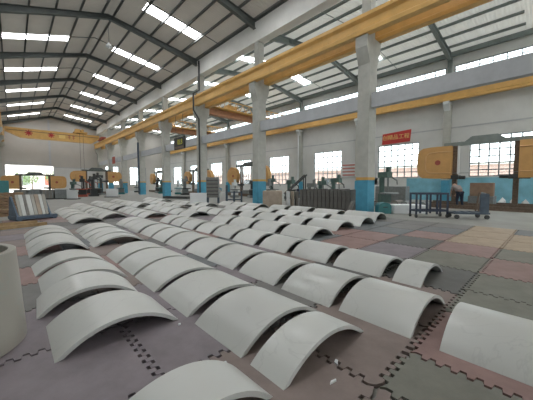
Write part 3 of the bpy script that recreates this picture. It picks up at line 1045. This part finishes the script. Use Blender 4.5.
ML = [
    (17.6, 7.75, 2.4, 0.3, MGREEN, MGREY, 'tall green machine standing right of the nearest middle column'),
    (19.5, 17.6, 2.0, 0.6, MGREEN, MDARK, 'green drill machine behind the dark stone stack, beside the window'),
    (20.0, 20.6, 2.2, 0.2, MGREEN, MGREY, 'green drill machine with bent arm left of the window behind the dark stone stack'),
    (20.5, 15.9, 1.7, 0.9, MGREY, MDARK, 'grey machine just left of the nearest middle column by the notices'),
    (18.5, 22.0, 2.0, 0.4, MDARK, MGREY, 'dark machine behind the tan stone block, in front of the window'),
    (18.2, 19.6, 1.8, 1.0, MGREY, MDARK, 'grey machine behind the white stone plates beside the tan block'),
    (7.3, 41.0, 2.3, 0.5, MDARK, REDP, 'dark machine with red base behind the white plate near the end wall'),
    (8.5, 41.5, 2.8, -0.3, MDARK, MGREY, 'taller dark machine under the bridge crane hook near the end wall'),
    (5.4, 40.5, 1.9, 0.9, MGREEN, MGREY, 'green machine left of the dark machines near the end wall'),
    (11.2, 42.0, 2.0, 0.3, MGREY, TEAL, 'grey machine with teal base beside the far middle columns'),
    (16.0, 27.0, 2.1, 0.3, MGREY, MDARK, 'grey machine between the third and fourth middle columns'),
    (16.3, 33.0, 2.3, 0.6, MGREY, MDARK, 'grey machine between the fourth and fifth middle columns'),
    (17.5, 45.0, 2.4, 0.6, MDARK, MGREY, 'dark machine in the far right hall under the hanging board'),
    (16.5, 41.0, 2.0, 0.2, MGREEN, TEAL, 'green machine in the far right hall beyond the fourth column'),
    (19.5, 14.0, 1.9, 0.2, MGREEN, MGREY, 'green machine behind the middle of the dark stone stack'),
    (19.5, 12.6, 2.1, 0.7, MGREEN, MDARK, 'taller green machine behind the right half of the dark stone stack'),
    (17.3, 23.6, 1.8, 0.3, WHITE, MGREY, 'white machine behind the second middle column'),
    (17.0, 36.5, 1.9, 0.3, WHITE, TEAL, 'white machine between the fourth and fifth middle columns'),
    (18.5, 31.0, 2.0, 0.9, WHITE, MGREY, 'white machine between the third and fourth middle columns'),
    (15.8, 50.0, 2.0, 0.4, WHITE, MDARK, 'white machine between the fifth and sixth middle columns'),
    (5.75, 36.4, 2.2, 0.4, MDARK, REDP, 'dark machine with red base nearest the white plate under the crane hook'),
    (6.9, 37.0, 2.5, 0.8, MDARK, MDARK, 'tall all-dark machine right of the white plate under the crane hook'),
    (18.0, 28.6, 1.6, 0.9, MGREY, BLUE, 'low grey machine with blue base right of the third middle column'),
]
for x, y, h, r, a, b, lab in ML:
    machine((x, y, GZ), r - 0.7, lab, a, b, h)

# ------------------------------------------------------------------ stone stacks
# dark standing slabs between the arches and the nearest column
n = 13
for k in range(n):
    t = (k + 0.5) / n
    x, y = 12.05 + 0.8 * t, 10.0 - 2.75 * t
    b = MB().box(-0.9, 0.9, -0.095, 0.095, 0, 1.12 + 0.03 * math.sin(k * 2.1))
    o = b.build('dark_stone_slab', DARKST, None, (x + 0.72, y + 0.3, GZ), 0.28)
    tag(o, 'dark grey standing stone slab, %s from the left in the long stack before the nearest column' % CN[k], 'stone slab', 'dark stone slabs standing in a stack')
tag(MB().box(-0.35, 0.35, -0.03, 0.03, 0, 0.62, Matrix.Rotation(0.35, 3, 'X')).build('leaning_plate', MATS['mid_grey_stone'], None, (12.0, 6.85, GZ), 0.28),
    'grey stone plate leaning on the right end of the dark slab stack', 'stone plate')
# tan block and upright plates left of it
tag(MB().box(-0.6, 0.6, -0.6, 0.6, 0, 1.0).build('tan_stone_block', TAN, None, (12.25, 12.55, GZ), 0.75, bevel=0.02), 'tan rough stone block behind the arches at the second middle column', 'stone block')
for k in range(3):
    tag(MB().box(-0.07, 0.07, -0.5, 0.5, 0, 0.98).build('stone_plate', (WHITE, TAN, MATS['mid_grey_stone'])[k], None, (12.55 + 0.18 * k, 11.5 - 0.2 * k, GZ), -0.75),
        ('white', 'tan', 'grey')[k] + ' upright stone plate at the right side of the tan block', 'stone plate')
tag(MB().box(-0.9, 0.9, -0.35, 0.35, 0, 0.5).build('white_stone_block', WHITE, None, (14.25, 10.9, GZ), -0.75, bevel=0.02), 'low white stone block between the tan block and dark slab stack', 'stone block')
fr = thing('steel_trestle', 'dark steel trestle behind the low white block', 'trestle', (15.2, 11.9, GZ), -0.75)
for s in (-0.8, 0.8):
    MB().tube([(s, -0.3, 0), (s, -0.3, 1.1)], 0.05, 6).build('leg', NAVY, fr)
    MB().tube([(s, 0.3, 0), (s, 0.3, 1.1)], 0.05, 6).build('leg', NAVY, fr)
MB().box(-0.9, 0.9, -0.35, 0.35, 0.75, 0.85).build('shelf', NAVY, fr)
MB().box(-0.85, 0.85, -0.33, -0.27, 0.3, 0.4).build('crossbar', NAVY, fr)
# an inclined belt frame behind the stack
lf = thing('tilted_rack', 'dark tilted lattice rack behind the left end of the dark slab stack', 'rack', (17.5, 15.2, GZ), -0.6)
for s in (-0.3, 0.3):
    MB().tube([(-0.9, s, 0.6), (0.9, s, 2.2)], 0.07, 6).build('side_rail', MDARK, lf)
    MB().tube([(0.8, s, 0), (0.8, s, 2.1)], 0.05, 6).build('leg', MDARK, lf)
    MB().tube([(-0.8, s, 0), (-0.8, s, 0.7)], 0.05, 6).build('leg', MDARK, lf)
for k in range(5):
    MB().tube([(-0.8 + 0.4 * k, -0.3, 0.69 + 0.355 * k), (-0.8 + 0.4 * k, 0.3, 0.69 + 0.355 * k)], 0.05, 6).build('rung', RUST, lf)
# white low slab + green bin at the nearest column
tag(MB().box(-0.75, 0.75, -0.4, 0.4, 0, 0.42).build('white_stone_block', WHITE, None, (14.2, 5.1, GZ), -0.8, bevel=0.02), 'low white stone block to the right of the green bin', 'stone block')
gb = thing('green_bin', 'dark green round-topped bin at the foot of the nearest middle column', 'bin', (13.22, 5.82, GZ), -0.75)
P = [(-0.3, 0), (0.3, 0), (0.3, 0.34)] + [(0.3 * math.cos(t), 0.34 + 0.2 * math.sin(t)) for t in [math.pi * k / 8 for k in range(1, 8)]] + [(-0.3, 0.34)]
MB().prism(P, -0.25, 0.22, 'y').build('body', TEAL, gb)
MB().box(-0.1, 0.1, -0.28, -0.25, 0.3, 0.34).build('handle', MDARK, gb)
# grey slatted cabinet beside the third column
gc = thing('slatted_cabinet', 'grey slatted metal cabinet on legs beside the third middle column', 'cabinet', (11.0, 17.7, GZ), -0.75)
MB().box(-0.45, 0.45, -0.25, 0.25, 0.42, 1.92).build('body', MGREY, gc)
for k in range(11):
    MB().box(-0.42, 0.42, -0.275, -0.25, 0.47 + 0.13 * k, 0.56 + 0.13 * k).build('slat', MATS['dark_grey_stone'] if k % 2 else MATS['mid_grey_stone'], gc)
for sx in (-0.4, 0.4):
    for sy in (-0.2, 0.2):
        MB().box(sx - 0.04, sx + 0.04, sy - 0.04, sy + 0.04, 0, 0.42).build('leg', SLATE, gc)
mr_ = thing('pipe_rack', 'blue grey pipe rack right of the slatted cabinet', 'rack', (12.0, 16.4, GZ), -0.75)
for sx in (-0.55, 0.0, 0.55):
    for sy in (-0.25, 0.25):
        MB().tube([(sx, sy, 0), (sx, sy, 1.35 if sx < 0 else 0.9)], 0.045, 6).build('post', SLATE, mr_)
for zz in (0.25, 0.8):
    MB().box(-0.6, 0.6, -0.28, 0.28, zz, zz + 0.06).build('shelf', SLATE, mr_)
# upright white plates on stands
def plate(x, y, wd_, h, rz, label):
    c = thing('white_plate', label, 'stone plate', (x, y, GZ), rz)
    MB().box(-wd_ / 2, wd_ / 2, -0.05, 0.05, 0.08, h).build('plate', WHITE, c)
    MB().box(-wd_ / 2 - 0.08, wd_ / 2 + 0.08, -0.3, 0.3, 0, 0.08).build('stand', MDARK, c)
    MB().tube([(0, 0.05, h * 0.8), (0, 0.28, 0.08)], 0.03, 6).build('prop', MDARK, c)


plate(8.75, 15.85, 1.05, 0.86, -0.72, 'white upright plate among the arches beside the slatted cabinet')
plate(4.05, 31.0, 0.95, 0.88, -0.7, 'white upright plate at the far left near the dark machines')
plate(7.85, 32.9, 1.25, 0.92, -0.7, 'white upright plate near the far middle columns')
tag(MB().box(-1.4, 1.4, -0.4, 0.4, 0, 0.22).build('dark_platform', MDARK, None, (11.85, 25.6, GZ), -1.05), 'long low dark platform on the floor beyond the third column', 'platform')

# steel carts on the open floor at right
def cart_a():
    c = thing('frame_cart', 'navy steel frame cart with three open bays on castors, on the bare floor', 'cart', (13.12, 3.80, GZ), -0.75)
    L, D, Hh = 0.66, 0.24, 1.02
    for sx in (-L, -L / 3, L / 3, L):
        for sy in (-D, D):
            MB().box(sx - 0.03, sx + 0.03, sy - 0.03, sy + 0.03, 0.14, Hh).build('post', NAVY, c)
    for sy in (-D, D):
        for zz in (0.3, Hh):
            MB().box(-L - 0.03, L + 0.03, sy - 0.03, sy + 0.03, zz - 0.04, zz + 0.04).build('side_rail', NAVY, c)
    for sx in (-L, L):
        for zz in (0.3, Hh):
            MB().box(sx - 0.03, sx + 0.03, -D, D, zz - 0.04, zz + 0.04).build('end_rail', NAVY, c)
    MB().box(-L, L, -D, D, 0.26, 0.3).build('deck', SLATE, c)
    for sx in (-L, L):
        for sy in (-D, D):
            MB().tube([(sx - 0.025, sy, 0.08), (sx + 0.025, sy, 0.08)], 0.08, 12).build('castor', MDARK, c)
    return c


cart_a()
c = thing('platform_cart', 'low steel platform cart with upright end rack on the bare floor', 'cart', (13.85, 2.55, GZ), -0.92)
L, D = 0.60, 0.32
for sy in (-D, D):
    MB().box(-L, L, sy - 0.035, sy + 0.035, 0.2, 0.28).build('side_rail', SLATE, c)
for k in range(5):
    sx = -L + 2 * L * k / 4
    MB().box(sx - 0.06, sx + 0.06, -D, D, 0.2, 0.27).build('cross_slat', SLATE, c)
MB().box(L - 0.3, L, -D - 0.02, -D + 0.06, 0.2, 1.02).build('end_panel', SLATE, c)
for k in range(4):
    yy = -D + 0.22 + 0.2 * k
    MB().tube([(L - 0.05, yy, 0.2), (L + 0.12, yy + 0.08, 1.05)], 0.035, 6).build('end_rod', RUST, c)
MB().tube([(L - 0.1, -D, 1.02), (L + 0.1, D + 0.05, 1.05)], 0.035, 6).build('top_bar', SLATE, c)
for sx in (-L + 0.05, L - 0.05):
    for sy in (-D, D):
        MB().tube([(sx, sy - 0.025, 0.09), (sx, sy + 0.025, 0.09)], 0.09, 12).build('castor', MDARK, c)
# stone on the near saw, rubble and a grey screen
tag(MB().box(-0.4, 0.4, -0.55, 0.55, 0, 0.78).build('brown_stone_block', BROWN, None, (20.45, 3.1, GZ + 0.72), 0.05, bevel=0.02), 'brown stone block lying on the bed of the nearest saw', 'stone block')
tag(MB().box(-0.5, 0.5, -1.2, 1.2, 0, 1.25).build('grey_steel_tank', MGREY, None, (23.0, 9.4, GZ), 0.05, bevel=0.03), 'grey brown steel tank against the wall under the window right of the nearest column', 'tank')
RR = random.Random(3)
for k in range(14):
    b = MB()
    bmesh.ops.create_icosphere(b.bm, subdivisions=1, radius=1.0)
    sx, sy, sz = RR.uniform(.17, .25), RR.uniform(.17, .25), RR.uniform(.26, .42)
    for v in b.bm.verts:
        q = RR.uniform(0.75, 1.1)
        v.co = Vector((v.co.x * sx * q, v.co.y * sy * q, max(-0.5, v.co.z) * sz * q))
    zl = min(v.co.z for v in b.bm.verts)
    for v in b.bm.verts:
        v.co.z -= zl
    tag(b.build('stone_chunk', WHITE, None, (22.5 + 0.58 * (k % 2), 3.0 - 0.56 * (k // 2), GZ), RR.uniform(0, 3)),
        'white broken stone chunk in the rubble heap behind the nearest saw', 'stone chunk', 'white stone rubble')
tag(MB().box(-0.09, 0.09, -5.5, 5.5, 0, 0.22).build('floor_rail', RUST, None, (18.9, 3.6, GZ)), 'long rusty floor rail in front of the nearest saw', 'rail')
# boxes and pipes heap beside the green machine
for k, (x, y, r, ln) in enumerate([(17.5, 6.8, .22, 0.9), (17.6, 6.3, .2, 0.9), (17.5, 5.8, .2, 0.8), (17.6, 5.3, .2, 0.9)]):
    tag(MB().tube([(0, -ln / 2, r), (0, ln / 2, r)], r, 14).build('pipe_section', MGREY if k % 2 else DARKST2, None, (x, y, GZ), 1.57, smooth=True),
        'short grey stone roller on the floor behind the frame cart, %s from the left' % CN[k], 'roller', 'grey rollers behind the frame cart')

# notices on the wall left of the nearest column
nb = thing('notice_board', 'pale notice board with red rows left of the nearest column on the window wall', 'notice board', (XR - 0.06, 15.85, 2.9))
MB().box(-0.02, 0.02, -0.9, 0.9, -0.75, 0.75).build('board', WHITE, nb)
for k in range(4):
    MB().box(-0.03, -0.02, -0.75, 0.75, -0.6 + 0.36 * k, -0.42 + 0.36 * k).build('red_row', mat('notice_pink', (0.55, 0.25, 0.22), 0.7), nb)

# ------------------------------------------------------------------ left side things
rk = thing('slab_rack', 'blue steel a-frame rack carrying pale standing stone strips at the left', 'rack', (0.52, 14.2, GZ), 0.3)
MB().box(-0.6, 0.72, -0.35, 0.45, 0.08, 0.2).build('base', mat('rack_blue', (0.085, 0.13, 0.185), 0.5, 0, 0.2, 6), rk)
MB().prism([(-0.35, 0.2), (0.42, 0.2), (0.3, 0.95), (0.22, 0.95)], -0.58, -0.52, 'x').build('side_frame', MATS['rack_blue'], rk)
MB().prism([(-0.35, 0.2), (0.42, 0.2), (0.3, 0.95), (0.22, 0.95)], 0.46, 0.52, 'x').build('side_frame', MATS['rack_blue'], rk)
for sx in (-0.5, 0.62):
    MB().box(sx - 0.06, sx + 0.06, -0.35, 0.45, 0, 0.08).build('foot', MATS['rack_blue'], rk)
RT = Matrix.Rotation(-0.42, 3, 'X')
wds = [0.10, 0.13, 0.09, 0.15, 0.12, 0.14, 0.11, 0.12]
x = -0.48
tones = [MATS['mid_grey_stone'], WHITE, DARKST2, MARBLE, DRUM, DRUM, WHITE, MATS['blue_grey_frame']]
for k, wd_ in enumerate(wds):
    b = MB().box(x + 0.006, x + wd_ - 0.006, -0.04, 0.0, 0, 0.86)
    for v in b.bm.verts:
        v.co = RT @ v.co
    o = b.build('stone_strip', [DRUM, MARBLE, DARKST2, MARBLE, DRUM, TAN, MARBLE, DRUM][k], None, (0.52 + 0.22 * math.sin(0.3), 14.2 - 0.22 * math.cos(0.3), GZ + 0.215), 0.3)
    tag(o, '%s standing stone strip on the blue rack, %s from the left' % (['grey', 'white', 'dark', 'white', 'grey', 'tan', 'white', 'grey'][k], CN[k]), 'stone strip', 'stone strips on the blue rack')
    x += wd_
tag(MB().box(-1.1, 1.1, -0.06, 0.06, 0, 0.1).build('timber_beam', WOOD, None, (-0.25, 11.6, 0.0), 0.32), 'pale timber beam on the floor mats at the left, nearer of two', 'timber')
tag(MB().box(-0.9, 0.9, -0.06, 0.06, 0, 0.1).build('timber_beam', WOOD, None, (-0.3, 12.6, 0.0), 0.15), 'pale timber beam on the floor mats at the left, beside the blue rack', 'timber')


def pallet(x, y, rz, nlay, label):
    c = thing('timber_pallet', label, 'pallet', (x, y, GZ), rz, 'timber pallets')
    for q in range(nlay):
        z = 0.16 * q
        for k in range(3):
            MB().box(-0.6, 0.6, -0.5 + 0.44 * k, -0.38 + 0.44 * k, z, z + 0.11).build('bearer', PALLET, c)
        for k in range(5):
            MB().box(-0.6 + 0.27 * k, -0.48 + 0.27 * k, -0.5, 0.5, z + 0.11, z + 0.135).build('board', WOOD if (k + q) % 2 else PALLET, c)


pallet(-0.25, 21.5, 0.2, 6, 'tall stack of timber pallets behind the blue rack')
pallet(-0.35, 17.0, 0.4, 2, 'low timber pallet pile at the left edge before the tall stack')
tag(MB().box(-0.5, 0.5, -0.4, 0.4, 0, 1.7).build('teal_cabinet', TEAL, None, (-0.75, 30.5, GZ), 0.1, bevel=0.03), 'teal steel cabinet by the left wall near the saw', 'cabinet')
for k in range(4):
    c = thing('steel_crate', 'grey ribbed stone crate in the line before the end doorway, %s from the left' % CN[k], 'crate', (0.55 + 0.95 * k, 33.4 - 0.3 * k, GZ), -0.3, 'grey crates before the end doorway')
    MB().box(-0.44, 0.44, -0.35, 0.35, 0.08, 0.9).build('body', MGREY if k % 2 else MATS['mid_grey_stone'], c)
    for q in range(4):
        MB().box(-0.42 + 0.26 * q, -0.36 + 0.26 * q, -0.38, -0.35, 0.08, 0.9).build('rib', MGREY, c)
    MB().box(-0.46, 0.46, -0.37, 0.37, 0, 0.08).build('base', MDARK, c)
tag(MB().tube([(26.52, 22.6, 0.1), (26.52, 22.6, 7.95)], 0.09, 10).build('wall_pipe', WHITE, smooth=True), 'white vertical pipe on the wall column left of the window behind the dark slab stack', 'pipe')
# small stone chips on the mats in front
for k, (x, y, sx, sy, rz, lab) in enumerate([
        (1.80, 1.13, .045, .02, .5, 'white stone chip on the mat seam before the second row'),
        (1.60, 1.03, .05, .012, -.2, 'thin white stone sliver lying nearest the front of the second row'),
        (1.16, 1.72, .018, .016, 0, 'tiny white chip beside the frontmost slab of the second row'),
        (1.16, 2.52, .02, .015, 0, 'tiny white chip left of the second row near the first row')]):
    sx, sy = sx * 0.7, sy * 0.7
    b = MB().prism([(-sx, -sy), (sx * .8, -sy * .9), (sx, sy * .6), (-sx * .3, sy)], 0, 0.012, 'z')
    tag(b.build('stone_chip', WHITE, None, (x, y, 0.0), rz), lab, 'stone chip', 'white stone chips')


# ------------------------------------------------------------------ the worker
def skin_mesh(name, verts, edges, radii, m, parent, sub=2, root=0):
    me = bpy.data.meshes.new(name)
    me.from_pydata(verts, edges, [])
    o = bpy.data.objects.new(name, me)
    COL.objects.link(o)
    o.modifiers.new('skin', 'SKIN')
    for i, v in enumerate(me.skin_vertices[0].data):
        r = radii[i]
        v.radius = r if isinstance(r, tuple) else (r, r)
        v.use_root = (i == root)
    sm = o.modifiers.new('sub', 'SUBSURF')
    sm.levels = sub
    sm.render_levels = sub
    bpy.context.view_layer.update()
    nm = bpy.data.meshes.new_from_object(o.evaluated_get(bpy.context.evaluated_depsgraph_get()))
    bpy.data.objects.remove(o)
    nm.name = name
    nm.materials.clear()
    nm.materials.append(m)
    for p in nm.polygons:
        p.use_smooth = True
    r = bpy.data.objects.new(name, nm)
    COL.objects.link(r)
    r.parent = parent
    return r


# local +x is where the person faces
pe = thing('person', 'person in grey shirt and dark trousers bending forward beside the nearest saw', 'person', (19.25, 3.95, GZ), 0.8)
J = {
    'pel': (0, 0, 0.93), 'bel': (0.10, 0, 1.08), 'che': (0.30, 0, 1.26), 'nek': (0.44, 0, 1.36), 'hed': (0.53, 0, 1.40), 'top': (0.63, 0, 1.43),
    'hL': (-0.01, 0.10, 0.90), 'kL': (0.06, 0.12, 0.50), 'aL': (-0.02, 0.13, 0.09), 'tL': (0.15, 0.15, 0.035),
    'hR': (-0.01, -0.10, 0.90), 'kR': (0.02, -0.13, 0.49), 'aR': (-0.08, -0.14, 0.09), 'tR': (0.09, -0.16, 0.035),
    'sL': (0.34, 0.19, 1.29), 'eL': (0.42, 0.23, 1.02), 'wL': (0.56, 0.17, 0.82), 'mL': (0.60, 0.16, 0.75),
    'sR': (0.34, -0.19, 1.29), 'eR': (0.42, -0.23, 1.02), 'wR': (0.57, -0.16, 0.83), 'mR': (0.61, -0.15, 0.76),
}
E_ = [('pel', 'bel'), ('bel', 'che'), ('che', 'nek'), ('nek', 'hed'), ('hed', 'top'),
      ('pel', 'hL'), ('hL', 'kL'), ('kL', 'aL'), ('aL', 'tL'), ('pel', 'hR'), ('hR', 'kR'), ('kR', 'aR'), ('aR', 'tR'),
      ('che', 'sL'), ('sL', 'eL'), ('eL', 'wL'), ('wL', 'mL'), ('che', 'sR'), ('sR', 'eR'), ('eR', 'wR'), ('wR', 'mR')]
RD = {'pel': 0.13, 'bel': 0.125, 'che': 0.14, 'nek': 0.06, 'hed': 0.095, 'top': 0.075, 'h': 0.085, 'k': 0.058, 'a': 0.042, 't': 0.032, 's': 0.06, 'e': 0.042, 'w': 0.03, 'm': 0.036}
names = list(J)
ix = {n_: i for i, n_ in enumerate(names)}
verts = [J[n_] for n_ in names]
edges = [(ix[a], ix[b]) for a, b in E_]
rad = [RD.get(n_, RD.get(n_[0], 0.05)) for n_ in names]
for sd, s in (('L', 1), ('R', -1)):           # five fingers on each hand
    m_ = Vector(J['m' + sd])
    for q, (dy, ln, dx) in enumerate([(-0.03, 0.075, 0.012), (-0.01, 0.085, 0.014), (0.01, 0.08, 0.012), (0.028, 0.06, 0.008), (0.045 * -s, 0.05, 0.04)]):
        b0 = len(verts)
        a = m_ + Vector((dx * 0.5, dy, -0.02))
        verts += [tuple(a), tuple(a + Vector((dx, dy * 0.3, -ln * 0.55))), tuple(a + Vector((dx - 0.012, dy * 0.3, -ln)))]
        edges += [(ix['m' + sd], b0), (b0, b0 + 1), (b0 + 1, b0 + 2)]
        rad += [0.011, 0.0095, 0.008]
body = skin_mesh('body', verts, edges, rad, SKIN, pe, 1)


def chain(name, keys, links, scale, m, extra=None, sub=2):
    vs, rs = [], []
    for k_ in keys:
        vs.append((extra or {}).get(k_, J.get(k_)))
        rs.append(RD.get(k_, RD.get(k_[0], 0.05)) * (0.95 if name == 'trousers' and k_ == 'pel' else scale))
    return skin_mesh(name, vs, [(keys.index(a), keys.index(b)) for a, b in links], rs, m, pe, sub)


chain('trousers', ['pel', 'hL', 'kL', 'aL', 'hR', 'kR', 'aR'], [('pel', 'hL'), ('hL', 'kL'), ('kL', 'aL'), ('pel', 'hR'), ('hR', 'kR'), ('kR', 'aR')], 1.4, JEANS, {'pel': (0.0, 0, 0.95)})
chain('shirt', ['pel', 'bel', 'che', 'sL', 'eL', 'sR', 'eR'], [('pel', 'bel'), ('bel', 'che'), ('che', 'sL'), ('sL', 'eL'), ('che', 'sR'), ('sR', 'eR')], 1.5, SHIRT, {'pel': (0.02, 0, 0.97)})
skin_mesh('hair', [(0.49, 0, 1.46), (0.56, 0, 1.485), (0.64, 0, 1.48)], [(0, 1), (1, 2)], [0.075, 0.085, 0.06], HAIRM, pe, 2)
skin_mesh('nose', [(0.60, 0, 1.335), (0.615, 0, 1.315)], [(0, 1)], [0.018, 0.012], SKIN, pe, 1)
for sd in ('L', 'R'):
    a, t_ = Vector(J['a' + sd]), Vector(J['t' + sd])
    skin_mesh('shoe', [tuple(a + Vector((-0.03, 0, -0.04))), tuple((a + t_) / 2 + Vector((0, 0, -0.012))), tuple(t_ + Vector((0.03, 0, 0.008)))], [(0, 1), (1, 2)], [0.05, 0.046, 0.038], SHOE, pe, 1)
# ------------------------------------------------------------------ outside
og = thing('neighbour_building', 'pale pink brick building outside beyond the right windows', 'building', (42, 5, GZ - 0.32))
MB().box(0, 8, -30, 70, 0, 4.1).build('wall', PINKW, og)
MB().box(-0.3, 8.3, -30.2, 70.2, 4.1, 4.4).build('roof', CREAM, og)
for k in range(12):
    MB().box(-0.06, 0.0, -26 + 8 * k, -23.6 + 8 * k, 1.2, 2.8).build('window', MDARK, og)
ob = thing('yard_building', 'pale building across the yard seen through the end doorway', 'building', (2, 96, GZ - 0.32))
MB().box(-16, 18, 0, 8, 0, 7.5).build('wall', CREAM, ob)
MB().box(-16.3, 18.3, -0.3, 8.3, 7.5, 8.0).build('roof', PINKW, ob)
for k in range(5):
    MB().box(-12 + 5.5 * k, -9.6 + 5.5 * k, -0.05, 0.0, 1.4, 4.0).build('window', REDP if k % 2 else MGREY, ob)


def tree(x, y, h, r, label):
    c = thing('yard_tree', label, 'tree', (x, y, GZ - 0.32), 0, 'trees in the yard')
    MB().tube([(0, 0, 0), (0.1, 0, h * 0.35), (0.05, 0.1, h * 0.6)], [0.16, 0.12, 0.07], 8).build('trunk', RUST, c)
    b = MB()
    q = random.Random(int(x * 10 + y))
    for k in range(420):
        d = Vector((q.gauss(0, 1), q.gauss(0, 1), q.gauss(0, 0.8))).normalized() * r * q.uniform(0.55, 1.0)
        p = Vector((0, 0, h * 0.66)) + d
        u = Vector((q.gauss(0, 1), q.gauss(0, 1), q.gauss(0, 1))).normalized() * 0.16
        v = u.cross(Vector((q.gauss(0, 1), q.gauss(0, 1), q.gauss(0, 1)))).normalized() * 0.1
        b._add([p - u, p + v, p + u, p - v], [(0, 1, 2, 3)])
    b.build('foliage', LEAF, c)


tree(1.2, 76, 4.0, 1.5, 'leafy tree in the yard, left of the three behind the end doorway')
tree(3.2, 80, 4.6, 1.5, 'leafy tree in the yard, middle of the three behind the end doorway')
tree(6.6, 78, 4.8, 1.6, 'leafy tree in the yard, right of the three behind the end doorway')
